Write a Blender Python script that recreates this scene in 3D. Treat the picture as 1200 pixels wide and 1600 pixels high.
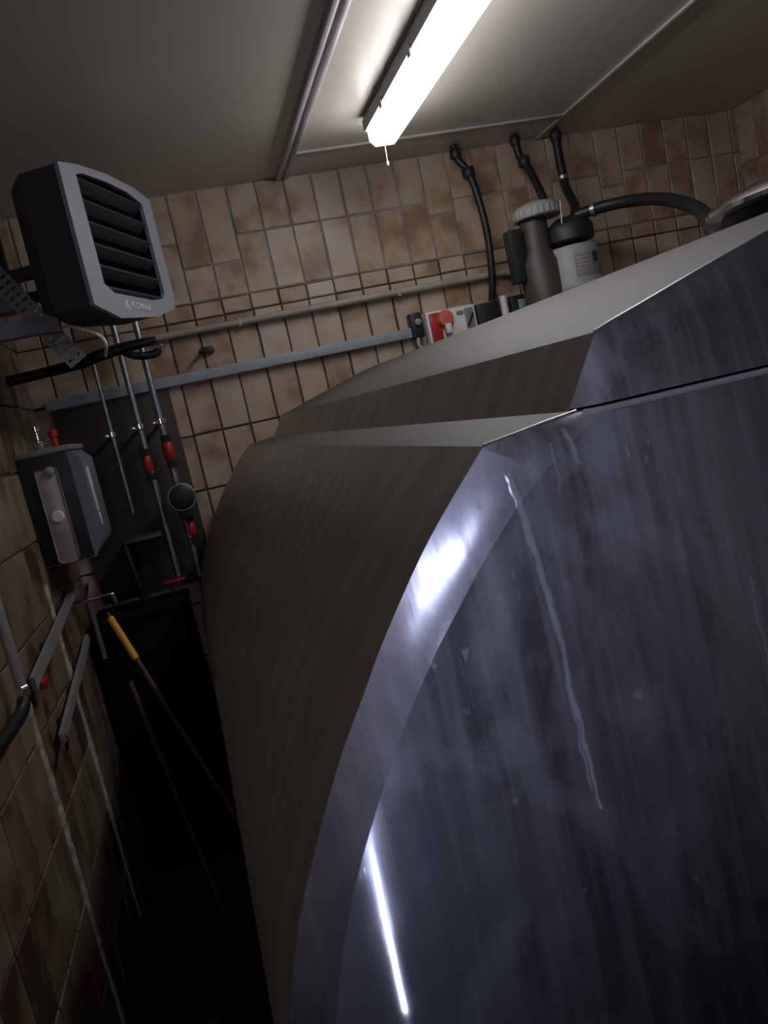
import bpy, bmesh, math, random
from mathutils import Vector, Matrix, noise
random.seed(7)
for o in list(bpy.data.objects): bpy.data.objects.remove(o)
C = bpy.context.scene.collection
EYE = 1.60                      # all heights below are written relative to the eye; EYE is added

# ------------------------------------------------------------------ camera
roll, pitch, yaw = -.2158, -.1435, .2145
fw = Vector((math.sin(yaw)*math.cos(pitch), math.cos(yaw)*math.cos(pitch), math.sin(pitch)))
rt = Vector((math.cos(yaw), -math.sin(yaw), 0)); up = rt.cross(fw)
c_, s_ = math.cos(roll), math.sin(roll)
Rr = rt*c_ + up*s_; Uu = up*c_ - rt*s_
cam = bpy.data.cameras.new('camera'); co = bpy.data.objects.new('camera', cam); C.objects.link(co)
m = Matrix((Rr, Uu, -fw)).transposed().to_4x4(); m.translation = Vector((0, 0, EYE)); co.matrix_world = m
cam.sensor_fit = 'VERTICAL'; cam.sensor_height = 36; cam.lens = 36*1200/1600; cam.clip_start = .02
bpy.context.scene.camera = co
# ------------------------------------------------------------------ exposure, world
vs = bpy.context.scene.view_settings
vs.view_transform = 'Standard'; vs.look = 'None'; vs.gamma = 1; vs.use_curve_mapping = False; vs.exposure = 0.0
w = bpy.data.worlds.new('world'); bpy.context.scene.world = w; w.use_nodes = True
w.node_tree.nodes['Background'].inputs[0].default_value = (.5, .55, .7, 1)
w.node_tree.nodes['Background'].inputs[1].default_value = .0
LAMP = 14.5                     # diffuser of the ceiling lamp
DAY = 24.0                      # daylight in the gap beside the door behind the camera
BULK = 12.5                     # bulkhead lamp above that door

# ------------------------------------------------------------------ materials
def mat(name, col, rough=.5, metal=0., noise_amt=.0, noise_scale=8., col2=None, bump=0., bscale=60., emit=None, stretch=(1, 1, 1), spec=.5):
    M = bpy.data.materials.new(name); M.use_nodes = True
    nt = M.node_tree; b = nt.nodes['Principled BSDF']
    b.inputs['Roughness'].default_value = rough; b.inputs['Metallic'].default_value = metal
    b.inputs['Specular IOR Level'].default_value = spec
    b.inputs['Base Color'].default_value = (*col, 1)
    tc = nt.nodes.new('ShaderNodeTexCoord'); mp = nt.nodes.new('ShaderNodeMapping')
    mp.inputs['Scale'].default_value = stretch
    nt.links.new(tc.outputs['Object'], mp.inputs['Vector'])
    if col2 is None: col2 = tuple(c*(1-noise_amt) for c in col)
    n = nt.nodes.new('ShaderNodeTexNoise'); n.inputs['Scale'].default_value = noise_scale; n.inputs['Detail'].default_value = 5
    nt.links.new(mp.outputs[0], n.inputs['Vector'])
    r = nt.nodes.new('ShaderNodeValToRGB'); r.color_ramp.elements[0].position = .35; r.color_ramp.elements[1].position = .65
    r.color_ramp.elements[0].color = (*col2, 1); r.color_ramp.elements[1].color = (*col, 1)
    nt.links.new(n.outputs['Fac'], r.inputs[0]); nt.links.new(r.outputs[0], b.inputs['Base Color'])
    if bump:
        n2 = nt.nodes.new('ShaderNodeTexNoise'); n2.inputs['Scale'].default_value = bscale; n2.inputs['Detail'].default_value = 4
        nt.links.new(mp.outputs[0], n2.inputs['Vector'])
        bp = nt.nodes.new('ShaderNodeBump'); bp.inputs['Strength'].default_value = bump; bp.inputs['Distance'].default_value = .004
        nt.links.new(n2.outputs['Fac'], bp.inputs['Height']); nt.links.new(bp.outputs[0], b.inputs['Normal'])
    if emit:
        b.inputs['Emission Color'].default_value = (*emit[0], 1); b.inputs['Emission Strength'].default_value = emit[1]
    return M

def tile_mat(name, light, tan, brown):
    """glazed split tiles: every tile its own shade (attribute 'tone') with cloudy brown flames"""
    M = bpy.data.materials.new(name); M.use_nodes = True; nt = M.node_tree; b = nt.nodes['Principled BSDF']; L = nt.links.new
    b.inputs['Roughness'].default_value = .42; b.inputs['Specular IOR Level'].default_value = .35
    at = nt.nodes.new('ShaderNodeAttribute'); at.attribute_name = 'tone'
    tc = nt.nodes.new('ShaderNodeTexCoord')
    off = nt.nodes.new('ShaderNodeVectorMath'); off.operation = 'SCALE'; off.inputs['Scale'].default_value = 9.
    L(at.outputs['Color'], off.inputs[0])
    ad = nt.nodes.new('ShaderNodeVectorMath'); ad.operation = 'ADD'; L(tc.outputs['Object'], ad.inputs[0]); L(off.outputs[0], ad.inputs[1])
    n = nt.nodes.new('ShaderNodeTexNoise'); n.inputs['Scale'].default_value = 7.; n.inputs['Detail'].default_value = 4; L(ad.outputs[0], n.inputs['Vector'])
    mth = nt.nodes.new('ShaderNodeMath'); mth.operation = 'MULTIPLY_ADD'; mth.inputs[1].default_value = .22
    sep = nt.nodes.new('ShaderNodeSeparateColor'); L(at.outputs['Color'], sep.inputs[0])
    L(sep.outputs[0], mth.inputs[0])
    m2 = nt.nodes.new('ShaderNodeMath'); m2.operation = 'SUBTRACT'; m2.inputs[1].default_value = .11
    L(n.outputs['Fac'], m2.inputs[0]); L(m2.outputs[0], mth.inputs[2])
    r = nt.nodes.new('ShaderNodeValToRGB'); e = r.color_ramp.elements
    e[0].position = .3; e[0].color = (*light, 1); e[1].position = .68; e[1].color = (*brown, 1)
    k = e.new(.52); k.color = (*tan, 1)
    L(mth.outputs[0], r.inputs[0]); L(r.outputs[0], b.inputs['Base Color'])
    return M

M = {}
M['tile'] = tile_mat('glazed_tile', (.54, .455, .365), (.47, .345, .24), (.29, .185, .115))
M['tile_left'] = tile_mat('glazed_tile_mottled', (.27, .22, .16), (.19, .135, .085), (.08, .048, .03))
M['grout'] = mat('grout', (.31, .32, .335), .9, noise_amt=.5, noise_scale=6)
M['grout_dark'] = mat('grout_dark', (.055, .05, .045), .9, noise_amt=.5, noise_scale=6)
M['caulk'] = mat('pale_caulk', (.62, .55, .45), .8, noise_amt=.5, noise_scale=40, bump=.6)
M['ceiling'] = mat('ceiling_panel', (.60, .57, .50), .36, noise_amt=.12, noise_scale=1.5)
M['trim'] = mat('trim_grey', (.62, .62, .65), .4, noise_amt=.15)
M['trim_paint'] = mat('trim_painted', (.50, .47, .43), .45, noise_amt=.15)
M['floor'] = mat('floor_concrete', (.05, .047, .043), .6, noise_amt=.5, noise_scale=4)
M['wallplain'] = mat('rendered_wall', (.20, .18, .16), .8, noise_amt=.3)
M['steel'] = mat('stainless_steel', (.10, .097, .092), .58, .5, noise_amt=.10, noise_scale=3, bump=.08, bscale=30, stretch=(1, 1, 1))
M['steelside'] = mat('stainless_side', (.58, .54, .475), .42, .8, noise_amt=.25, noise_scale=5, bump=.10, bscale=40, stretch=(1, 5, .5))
M['seam'] = mat('pale_seam_glint', (.75, .72, .72), .5)
M['lip'] = mat('bright_steel_and_glint', (.55, .54, .53), .35, .6)
M['chrome'] = mat('chrome', (.75, .75, .77), .12, 1.)
M['zinc'] = mat('galvanised_steel', (.40, .44, .48), .38, .9, noise_amt=.3, noise_scale=30)
M['rail'] = mat('rail_blue_grey', (.36, .40, .46), .5, .0, noise_amt=.2, noise_scale=12)
M['conduit'] = mat('conduit_ivory', (.40, .37, .31), .5, noise_amt=.25, noise_scale=10)
M['black'] = mat('black_rubber', (.012, .012, .014), .45)
M['blackplastic'] = mat('black_plastic', (.018, .018, .02), .5)
M['board'] = mat('shade_brown', (.06, .05, .038), .7, noise_amt=.4, noise_scale=5)
M['shade_black'] = mat('corner_shade_black', (.008, .008, .008), .9, spec=.1)  # black of the corner's shade, put on the added block
M['casing'] = mat('dark_casing', (.045, .045, .045), .55)
M['frame'] = mat('grey_frame', (.28, .29, .335), .5, noise_amt=.12, noise_scale=5)
M['louvre'] = mat('louvre_metal', (.03, .033, .042), .38, .3)
M['white'] = mat('white_plastic', (.80, .80, .76), .5, noise_amt=.12)
M['ltgrey'] = mat('light_grey_plastic', (.30, .31, .30), .5, noise_amt=.15)
M['midgrey'] = mat('mid_grey_metal', (.26, .27, .27), .5, noise_amt=.25)
M['brownmetal'] = mat('brown_metal', (.06, .05, .042), .5, noise_amt=.3)
M['red'] = mat('red_plastic', (.40, .02, .02), .4)
M['orange'] = mat('orange_red_plastic', (.60, .14, .09), .45)
M['yellow'] = mat('yellow_plastic', (.80, .42, .03), .5)
M['wood'] = mat('brown_wood', (.09, .045, .025), .6, noise_amt=.4, noise_scale=20)
M['pale'] = mat('pale_plate', (.52, .43, .41), .4, .2, noise_amt=.22, noise_scale=14)
M['boxgrey'] = mat('box_blue_grey', (.20, .22, .26), .5, noise_amt=.2)
M['boxtop'] = mat('box_top_beige', (.27, .24, .19), .6, noise_amt=.2)
M['blueglass'] = mat('pale_blue_plastic', (.35, .5, .72), .3)
M['lamp'] = mat('lamp_diffuser', (.9, .9, .9), .4, emit=((1., .97, .99), LAMP))
M['lamphouse'] = mat('lamp_housing', (.16, .16, .15), .5)
M['day'] = mat('daylight_glass', (.3, .3, .3), .3, emit=((.62, .68, 1.), DAY))
M['bulk'] = mat('bulkhead_glass', (.8, .8, .8), .3, emit=((.66, .70, 1.), BULK))
M['doorpaint'] = mat('door_paint', (.65, .65, .62), .5)
M['walldark'] = mat('dark_rendered_wall', (.22, .22, .23), .8)
M['doordark'] = mat('dark_door_paint', (.03, .03, .035), .6)

# steel of the tank's front: mirror-like plate under a milky film with painted haze, with dried runs of milk
def front_mat():
    Mt = bpy.data.materials.new('stained_stainless_front'); Mt.use_nodes = True; nt = Mt.node_tree; b = nt.nodes['Principled BSDF']; L = nt.links.new
    N = nt.nodes.new
    tc = N('ShaderNodeTexCoord')
    def noi(scale, stretch, detail=6, dist=0.):
        mp = N('ShaderNodeMapping'); mp.inputs['Scale'].default_value = stretch; L(tc.outputs['Object'], mp.inputs['Vector'])
        n = N('ShaderNodeTexNoise'); n.inputs['Scale'].default_value = scale; n.inputs['Detail'].default_value = detail; n.inputs['Distortion'].default_value = dist
        L(mp.outputs[0], n.inputs['Vector']); return n.outputs['Fac']
    def ramp(x, a, b_, lo=0., hi=1.):
        r = N('ShaderNodeMapRange'); r.inputs['From Min'].default_value = a; r.inputs['From Max'].default_value = b_
        r.inputs['To Min'].default_value = lo; r.inputs['To Max'].default_value = hi; L(x, r.inputs['Value']); return r.outputs[0]
    def math2(op, x, y):
        k = N('ShaderNodeMath'); k.operation = op
        for i, v in enumerate((x, y)):
            if isinstance(v, (int, float)): k.inputs[i].default_value = v
            else: L(v, k.inputs[i])
        return k.outputs[0]
    smear = ramp(noi(5., (1, 1, .55), 7, 1.2), .47, .66)
    streak = ramp(noi(9., (3.2, 1, .22), 5, .4), .48, .70)
    hair = ramp(noi(30., (4., 1, .12), 3), .50, .72)
    fine = ramp(noi(45., (1, 1, .5), 3), .58, .80)
    dabs = ramp(noi(60., (1.2, 1, .6), 2), .70, .76)
    swirl = ramp(noi(3.2, (1, 1, .8), 8, 3.5), .50, .70)
    film = math2('ADD', math2('ADD', math2('MULTIPLY', smear, .34), math2('MULTIPLY', swirl, .34)), math2('ADD', math2('MULTIPLY', streak, .30), math2('ADD', math2('ADD', math2('MULTIPLY', hair, .16), math2('MULTIPLY', fine, .16)), math2('MULTIPLY', dabs, .45))))
    # dried runs: distance to broken lines in the plate, wobbled by noise
    wob = N('ShaderNodeTexNoise'); wob.inputs['Scale'].default_value = 38.; wob.inputs['Detail'].default_value = 3; L(tc.outputs['Object'], wob.inputs['Vector'])
    sx = N('ShaderNodeSeparateXYZ'); L(tc.outputs['Object'], sx.inputs[0])
    wx = math2('MULTIPLY', math2('SUBTRACT', wob.outputs['Fac'], .5), .012)
    px = math2('ADD', sx.outputs['X'], wx); pz = sx.outputs['Z']
    runs = None
    def seg(a, b_, wd, st):
        nonlocal runs
        (ax, az), (bx, bz) = a, b_; az += EYE; bz += EYE
        dx, dz = bx-ax, bz-az; ll = dx*dx+dz*dz
        t = math2('DIVIDE', math2('ADD', math2('MULTIPLY', math2('SUBTRACT', px, ax), dx), math2('MULTIPLY', math2('SUBTRACT', pz, az), dz)), ll)
        cl = N('ShaderNodeClamp'); L(t, cl.inputs[0]); t = cl.outputs[0]
        ex = math2('SUBTRACT', math2('SUBTRACT', px, ax), math2('MULTIPLY', t, dx))
        ez = math2('SUBTRACT', math2('SUBTRACT', pz, az), math2('MULTIPLY', t, dz))
        d = math2('SQRT', math2('ADD', math2('MULTIPLY', ex, ex), math2('MULTIPLY', ez, ez)), 0)
        r = ramp(d, wd, wd*.45, 0, st)
        runs = r if runs is None else math2('MAXIMUM', runs, r)
    seg((-.082, -.095), (-.074, -.17), .0045, .75); seg((-.074, -.17), (-.069, -.25), .0042, .65)
    seg((-.069, -.25), (-.0685, -.335), .0034, .6); seg((-.0685, -.335), (-.065, -.43), .0024, .6)
    seg((-.072, -.30), (-.071, -.41), .0018, .4)
    seg((-.018, -.066), (-.012, -.098), .003, .5); seg((-.035, -.075), (-.036, -.12), .0018, .35)
    seg((.138, -.25), (.141, -.385), .0016, .35); seg((-.17, -.25), (-.158, -.36), .0022, .12)
    # haze painted brightest at the upper left shoulder, fading outward like the light
    sp = math2('SQRT', math2('ADD', math2('POWER', math2('SUBTRACT', sx.outputs['X'], -.05), 2.), math2('POWER', math2('SUBTRACT', sx.outputs['Z'], EYE-.12), 2.)), 0)
    haze_fall = math2('POWER', ramp(math2('ADD', sp, math2('MULTIPLY', math2('SUBTRACT', smear, .5), .16)), .66, .03, .06, 1.), 1.7)
    film = math2('MULTIPLY', math2('ADD', film, .10), haze_fall)
    film2 = math2('MINIMUM', math2('ADD', film, runs), 1.)
    b.inputs['Metallic'].default_value = 1.
    rg = math2('MAXIMUM', ramp(film, 0.03, .8, .04, .30), ramp(haze_fall, .08, .9, .04, .19)); L(rg, b.inputs['Roughness'])
    b.inputs['Base Color'].default_value = (.62, .62, .66, 1)
    df = N('ShaderNodeBsdfDiffuse'); df.inputs['Color'].default_value = (.88, .88, .94, 1)
    gl = N('ShaderNodeBsdfGlossy'); gl.inputs['Roughness'].default_value = .46; gl.inputs['Color'].default_value = (.66, .66, .74, 1)
    m0 = N('ShaderNodeMixShader'); L(ramp(film, 0., .6, .20, .85), m0.inputs[0]); L(b.outputs[0], m0.inputs[1]); L(gl.outputs[0], m0.inputs[2])
    mx = N('ShaderNodeMixShader'); L(math2('MULTIPLY', film2, .85), mx.inputs[0]); L(m0.outputs[0], mx.inputs[1]); L(df.outputs[0], mx.inputs[2])
    bp = N('ShaderNodeBump'); bp.inputs['Strength'].default_value = .12; bp.inputs['Distance'].default_value = .003
    L(math2('ADD', math2('MULTIPLY', film, .4), math2('MULTIPLY', runs, 2.)), bp.inputs['Height']); L(bp.outputs[0], b.inputs['Normal']); L(bp.outputs[0], df.inputs['Normal'])
    L(mx.outputs[0], nt.nodes['Material Output'].inputs['Surface'])
    return Mt
M['front'] = front_mat()

# ------------------------------------------------------------------ helpers
class MB:
    """collects shapes, in eye-relative world coordinates (or in a thing's own, with local=True)"""
    def __init__(s): s.b = bmesh.new()
    def box(s, x0, x1, y0, y1, z0, z1, bev=0., rot=None, piv=None):
        g = bmesh.ops.create_cube(s.b, size=1)['verts']
        for v in g: v.co = Vector(((x0+x1)/2+v.co.x*(x1-x0), (y0+y1)/2+v.co.y*(y1-y0), (z0+z1)/2+v.co.z*(z1-z0)))
        if rot is not None: bmesh.ops.rotate(s.b, verts=g, cent=piv or ((x0+x1)/2, (y0+y1)/2, (z0+z1)/2), matrix=rot)
        if bev:
            es = list({e for v in g for e in v.link_edges}); bmesh.ops.bevel(s.b, geom=es, offset=bev, segments=2, affect='EDGES', profile=.5)
        return s
    def beam(s, a, b, wd, th, ref=(0, 1, 0)):
        """flat bar from a to b, wd wide, th thick along ref"""
        a, b = Vector(a), Vector(b); d = (b-a); L = d.length; d.normalize(); r = Vector(ref); r = (r-d*r.dot(d)).normalized(); q = d.cross(r)
        vs_ = []
        for k in (0, 1):
            for i, j in ((-1, -1), (1, -1), (1, 1), (-1, 1)):
                vs_.append(s.b.verts.new(a+d*L*k+q*wd/2*i+r*th/2*j))
        for f in ((0, 1, 2, 3), (7, 6, 5, 4), (0, 4, 5, 1), (1, 5, 6, 2), (2, 6, 7, 3), (3, 7, 4, 0)): s.b.faces.new([vs_[i] for i in f])
        return s
    def tube(s, pts, r, n=12, cap=True, smooth=True):
        pts = [Vector(p) for p in pts]; k = len(pts)
        rs = r if isinstance(r, (list, tuple)) else [r]*k
        if smooth and k > 2:
            P, Q = [], []
            for i in range(k-1):
                p0, p1, p2, p3 = pts[max(i-1, 0)], pts[i], pts[i+1], pts[min(i+2, k-1)]
                for t in range(6):
                    u = t/6
                    P.append(.5*((2*p1)+(-p0+p2)*u+(2*p0-5*p1+4*p2-p3)*u*u+(-p0+3*p1-3*p2+p3)*u**3)); Q.append(rs[i]*(1-u)+rs[i+1]*u)
            P.append(pts[-1]); Q.append(rs[-1]); pts, rs, k = P, Q, len(P)
        rings = []; prev = None
        for i, p in enumerate(pts):
            d = (pts[min(i+1, k-1)]-pts[max(i-1, 0)]).normalized()
            if prev is None: a = d.orthogonal().normalized()
            else: a = (prev-d*prev.dot(d)).normalized()
            prev = a; b = d.cross(a)
            rings.append([s.b.verts.new(p+(a*math.cos(2*math.pi*j/n)+b*math.sin(2*math.pi*j/n))*rs[i]) for j in range(n)])
        for A, B in zip(rings, rings[1:]):
            for j in range(n): s.b.faces.new((A[j], A[(j+1) % n], B[(j+1) % n], B[j]))
        if cap: s.b.faces.new(rings[0][::-1]); s.b.faces.new(rings[-1])
        return s
    def lathe(s, cen, prof, axis=(0, 0, 1), n=32):
        """prof: (radius, height along axis)"""
        ax = Vector(axis).normalized(); a = ax.orthogonal().normalized(); b = ax.cross(a); c = Vector(cen); rings = []
        for r, h in prof:
            rings.append([s.b.verts.new(c+ax*h+(a*math.cos(2*math.pi*j/n)+b*math.sin(2*math.pi*j/n))*max(r, .0004)) for j in range(n)])
        for A, B in zip(rings, rings[1:]):
            for j in range(n): s.b.faces.new((A[j], A[(j+1) % n], B[(j+1) % n], B[j]))
        s.b.faces.new(rings[0][::-1]); s.b.faces.new(rings[-1]); return s
    def prism(s, poly, mapf, d0, d1):
        """poly of 2D points swept between d0 and d1; mapf(p,d)->3D"""
        A = [s.b.verts.new(mapf(p, d0)) for p in poly]; B = [s.b.verts.new(mapf(p, d1)) for p in poly]; n = len(poly)
        s.b.faces.new(A[::-1]); s.b.faces.new(B)
        for i in range(n): s.b.faces.new((A[i], A[(i+1) % n], B[(i+1) % n], B[i]))
        return s
    def ringprism(s, outer, inner, mapf, d0, d1):
        n = len(outer); V = [[s.b.verts.new(mapf(p, d)) for p in P] for P, d in ((outer, d0), (outer, d1), (inner, d0), (inner, d1))]
        for i in range(n):
            j = (i+1) % n
            s.b.faces.new((V[0][i], V[0][j], V[1][j], V[1][i])); s.b.faces.new((V[3][i], V[3][j], V[2][j], V[2][i]))
            s.b.faces.new((V[1][i], V[1][j], V[3][j], V[3][i])); s.b.faces.new((V[2][i], V[2][j], V[0][j], V[0][i]))
        return s

def build(name, mb, material, parent=None, smooth=True, local=False, angle=40, recalc=True):
    b = mb.b if isinstance(mb, MB) else mb
    if recalc: bmesh.ops.recalc_face_normals(b, faces=b.faces)
    if not local:
        bmesh.ops.translate(b, verts=b.verts, vec=(0, 0, EYE))
        if parent is not None:
            base = parent; mtx = base.matrix_basis.copy()
            while base.parent: base = base.parent; mtx = base.matrix_basis @ mtx
            b.transform(mtx.inverted())
    if smooth:
        ca = math.radians(angle)
        for f in b.faces: f.smooth = True
        for e in b.edges:
            if len(e.link_faces) == 2 and e.calc_face_angle(0) > ca: e.smooth = False
    me = bpy.data.meshes.new(name); b.to_mesh(me); b.free()
    for mm in (material if isinstance(material, (list, tuple)) else [material]): me.materials.append(mm)
    o = bpy.data.objects.new(name, me); C.objects.link(o)
    if parent is not None: o.parent = parent
    return o
def thing(name, label, cat, loc, rz=0., group=None):
    o = bpy.data.objects.new(name, None); C.objects.link(o); o.empty_display_size = .05
    o.location = (loc[0], loc[1], loc[2]+EYE); o.rotation_euler = (0, 0, rz); o['label'] = label; o['category'] = cat
    if group: o['group'] = group
    return o
def tag(o, label, cat, group=None):
    o['label'] = label; o['category'] = cat
    if group: o['group'] = group
    return o
def struct(name, mb, m_, label=None, **k):
    o = build(name, mb, m_, **k); o['kind'] = 'structure'
    o['label'] = label or name.replace('_', ' '); return o

# ------------------------------------------------------------------ room
XL, XR, YB, YF, ZC, ZF = -.56, 2.71, 3.2, -.62, .946, -EYE
G = .006
def tiled_wall(name, m_, u0, u1, cuts, rows, place, label, stag=None):
    """cuts, rows: joint positions; place(u,z,d)->3D where d is the distance out of the wall"""
    b = bmesh.new(); lay = b.loops.layers.float_color.new('tone')
    q = [b.verts.new(place(u, z, 0)) for u, z in ((u0, rows[0]), (u1, rows[0]), (u1, rows[-1]), (u0, rows[-1]))]
    q2 = [b.verts.new(place(u, z, -.12)) for u, z in ((u0, rows[0]), (u1, rows[0]), (u1, rows[-1]), (u0, rows[-1]))]
    f = b.faces.new(q); f.material_index = 1
    f = b.faces.new(q2[::-1]); f.material_index = 1
    for i in range(4):
        f = b.faces.new((q[i], q2[i], q2[(i+1) % 4], q[(i+1) % 4])); f.material_index = 1
    rnd = random.Random(11)
    for i in range(len(cuts)-1):
        rr = list(rows)
        if stag: rr = stag(i, rr)
        for j in range(len(rr)-1):
            a0, a1, z0, z1 = max(cuts[i], u0)+G/2, min(cuts[i+1], u1)-G/2, rr[j]+G/2, rr[j+1]-G/2
            if a1-a0 < .01 or z1-z0 < .01: continue
            jx, jz = rnd.uniform(-.0012, .0012), rnd.uniform(-.0015, .0015); a0 += jx; a1 += jx; z0 += jz; z1 += jz
            e = .003; tl = rnd.uniform(-.0008, .0008)
            lo = [b.verts.new(place(u, z, 0.0002)) for u, z in ((a0, z0), (a1, z0), (a1, z1), (a0, z1))]
            hi = [b.verts.new(place(u, z, .004+tl*s)) for (u, z), s in zip(((a0+e, z0+e), (a1-e, z0+e), (a1-e, z1-e), (a0+e, z1-e)), (1, 1, -1, -1))]
            fs = [b.faces.new(hi)]+[b.faces.new((lo[k], lo[(k+1) % 4], hi[(k+1) % 4], hi[k])) for k in range(4)]
            c = (rnd.random(), rnd.random(), rnd.random(), 1)
            for f in fs:
                for l in f.loops: l[lay] = c
    return struct(name, b, m_, label, smooth=False)
def frange(a, b, s):
    r = []; x = a
    while x < b: r.append(x); x += s
    return r+[x]
low = [ZF] + [.016-.222*k for k in range(6, -1, -1)]
rows_b = low + [.238, .46, .5225, .755, ZC]
P_ = .1163; cb = frange(.114-P_*6, XR, P_)
def stag_b(i, r):
    r = list(r)
    if i in (6, 7): r[-2] = .655
    if i in (15, 19, 22): r[-2] = .70
    return r
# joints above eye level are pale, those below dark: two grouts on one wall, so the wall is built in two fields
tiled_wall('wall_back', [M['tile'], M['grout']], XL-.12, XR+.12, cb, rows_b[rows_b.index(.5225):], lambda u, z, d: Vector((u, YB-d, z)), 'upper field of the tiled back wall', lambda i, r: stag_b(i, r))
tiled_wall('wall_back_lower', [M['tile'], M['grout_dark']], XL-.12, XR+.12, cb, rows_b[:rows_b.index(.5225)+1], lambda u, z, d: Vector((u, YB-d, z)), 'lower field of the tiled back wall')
rows_l = low + [.238, .46, .69, ZC]
cl = frange(2.03-.1325*28, YB, .1325)
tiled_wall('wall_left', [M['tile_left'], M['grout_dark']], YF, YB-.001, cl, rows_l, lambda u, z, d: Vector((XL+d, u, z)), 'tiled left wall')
tiled_wall('wall_right', [M['tile'], M['grout']], YF, YB-.001, frange(YB-.1163*42, YB, .1163), rows_l, lambda u, z, d: Vector((XR-d, u, z)), 'tiled right wall')
struct('floor', MB().box(XL-.12, XR+.12, YF-.12, YB+.12, ZF-.1, ZF), M['floor'], 'dark concrete floor', smooth=False)
struct('ceiling', MB().box(XL-.12, XR+.12, YF-.12, YB+.12, ZC, ZC+.1), M['ceiling'], 'beige panelled ceiling', smooth=False)
# wall behind the camera: a door left ajar, daylight in its narrow gap, a bulkhead lamp above it
DX0, DX1, DZ1 = -.014, 1.02, -.10
GAP = .009
f = MB(); f.box(XL-.12, DX0, YF-.12, YF, ZF, ZC); f.box(DX1, XR+.12, YF-.12, YF, ZF, ZC); f.box(DX0, DX1, YF-.12, YF, DZ1, ZC)
struct('wall_front', f, M['walldark'], 'plain dark wall behind the camera', smooth=False)
struct('window_1', MB().box(DX0, DX0+GAP, YF-.10, YF-.06, ZF, DZ1), M['day'], 'narrow gap of daylight beside the door', smooth=False)
struct('door_1', MB().box(DX0+GAP, DX1, YF-.09, YF-.04, ZF, DZ1), M['doordark'], 'dark door behind the camera', smooth=False)
struct('trim_6', MB().box(1.16, 1.34, YF+.001, YF+.03, ZF, ZC), M['doorpaint'], 'pale upright post on the wall behind the camera', smooth=False)
BX, BZ = -.19, .235
t = thing('bulkhead_lamp', 'cool white bulkhead lamp above the door behind the camera', 'lamp', (BX, YF, BZ))
build('back_box', MB().box(BX-.225, BX+.225, YF+.001, YF+.04, BZ-.09, BZ+.09, .01), M['casing'], t)
build('glass', MB().box(BX-.21, BX+.21, YF+.041, YF+.075, BZ-.075, BZ+.075, .015), M['bulk'], t)

# ceiling trims
def profile_trim(name, x0, x1, y0, y1, mm):
    t = MB(); w_ = x1-x0
    t.box(x0, x1, y0, y1, ZC-.006, ZC-.0002)
    t.box(x0, x0+w_*.38, y0, y1, ZC-.016, ZC-.005, .003); t.box(x1-w_*.38, x1, y0, y1, ZC-.016, ZC-.005, .003)
    struct(name, t, mm, 'double ribbed ceiling joint strip')
profile_trim('trim_1', .553, .603, YF+.01, YB-.008, M['trim'])
struct('trim_2', MB().box(1.695, 1.725, YF+.01, YB-.008, ZC-.010, ZC-.0002, .003), M['trim_paint'], 'painted ceiling joint strip on the right')
struct('trim_3', MB().box(.604, 1.694, 2.925, 2.950, ZC-.010, ZC-.0002, .003), M['trim_paint'], 'painted ceiling joint strip along the back wall')
# pale ragged joints on the left wall
def caulk(name, y, z0, z1, lab):
    b = bmesh.new(); rnd = random.Random(int(y*100)); n = 46; prev = None
    for i in range(n+1):
        z = z0+(z1-z0)*i/n; w_ = .016+.012*noise.noise(Vector((y*3, 0, z*14)))+rnd.uniform(-.001, .0015); w_ = max(w_, .002); cy = y+.003*noise.noise(Vector((9, y, z*22)))
        d = .009+.003*rnd.random()
        ring = [b.verts.new((XL+.0005, cy-w_, z)), b.verts.new((XL+d, cy-w_*.5, z)), b.verts.new((XL+d, cy+w_*.5, z)), b.verts.new((XL+.0005, cy+w_, z))]
        if prev:
            for k in range(3): b.faces.new((prev[k], prev[k+1], ring[k+1], ring[k]))
        else: b.faces.new(ring)
        prev = ring
    b.faces.new(prev[::-1])
    struct(name, b, M['caulk'], lab)
caulk('trim_4', 2.56, -1.5, -.34, 'pale ragged upright joint on the left wall, farther')
caulk('trim_5', 2.03, -1.5, -.54, 'pale ragged upright joint on the left wall, nearer')

# ------------------------------------------------------------------ ceiling lamp
LX, LY0, LY1 = .858, 1.20, 2.68
t = thing('ceiling_lamp', 'glowing white fluorescent batten lamp on the ceiling above the tank', 'lamp', (LX, (LY0+LY1)/2, ZC))
build('housing', MB().prism([(-.050, ZC-.0005), (.050, ZC-.0005), (.056, ZC-.014), (.056, ZC-.050), (-.056, ZC-.050), (-.056, ZC-.014)], lambda p, d: Vector((LX+p[0], d, p[1])), LY0, LY1), M['lamphouse'], t, angle=20)
dp = [(-.051, ZC-.051), (.051, ZC-.051), (.050, ZC-.088), (.034, ZC-.108), (-.034, ZC-.108), (-.050, ZC-.088)]
b = MB()
A = [[b.b.verts.new((LX+x*k, y, ZC-.051+(z-ZC+.051)*k)) for x, z in dp] for y, k in ((LY0-.012, .7), (LY0+.01, 1), (LY1-.02, 1), (LY1+.012, .7))]
for P, Q in zip(A, A[1:]):
    for i in range(6): b.b.faces.new((P[i], P[(i+1) % 6], Q[(i+1) % 6], Q[i]))
b.b.faces.new(A[0][::-1]); b.b.faces.new(A[-1])
build('diffuser', b, M['lamp'], t, angle=20)
for y in (1.45, 1.78, 2.11, 2.44):
    for s in (-1, 1):
        build('clip', MB().box(LX+s*.057-.004, LX+s*.057+.004, y-.012, y+.012, ZC-.066, ZC-.036, .002), M['lamphouse'], t)
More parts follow.
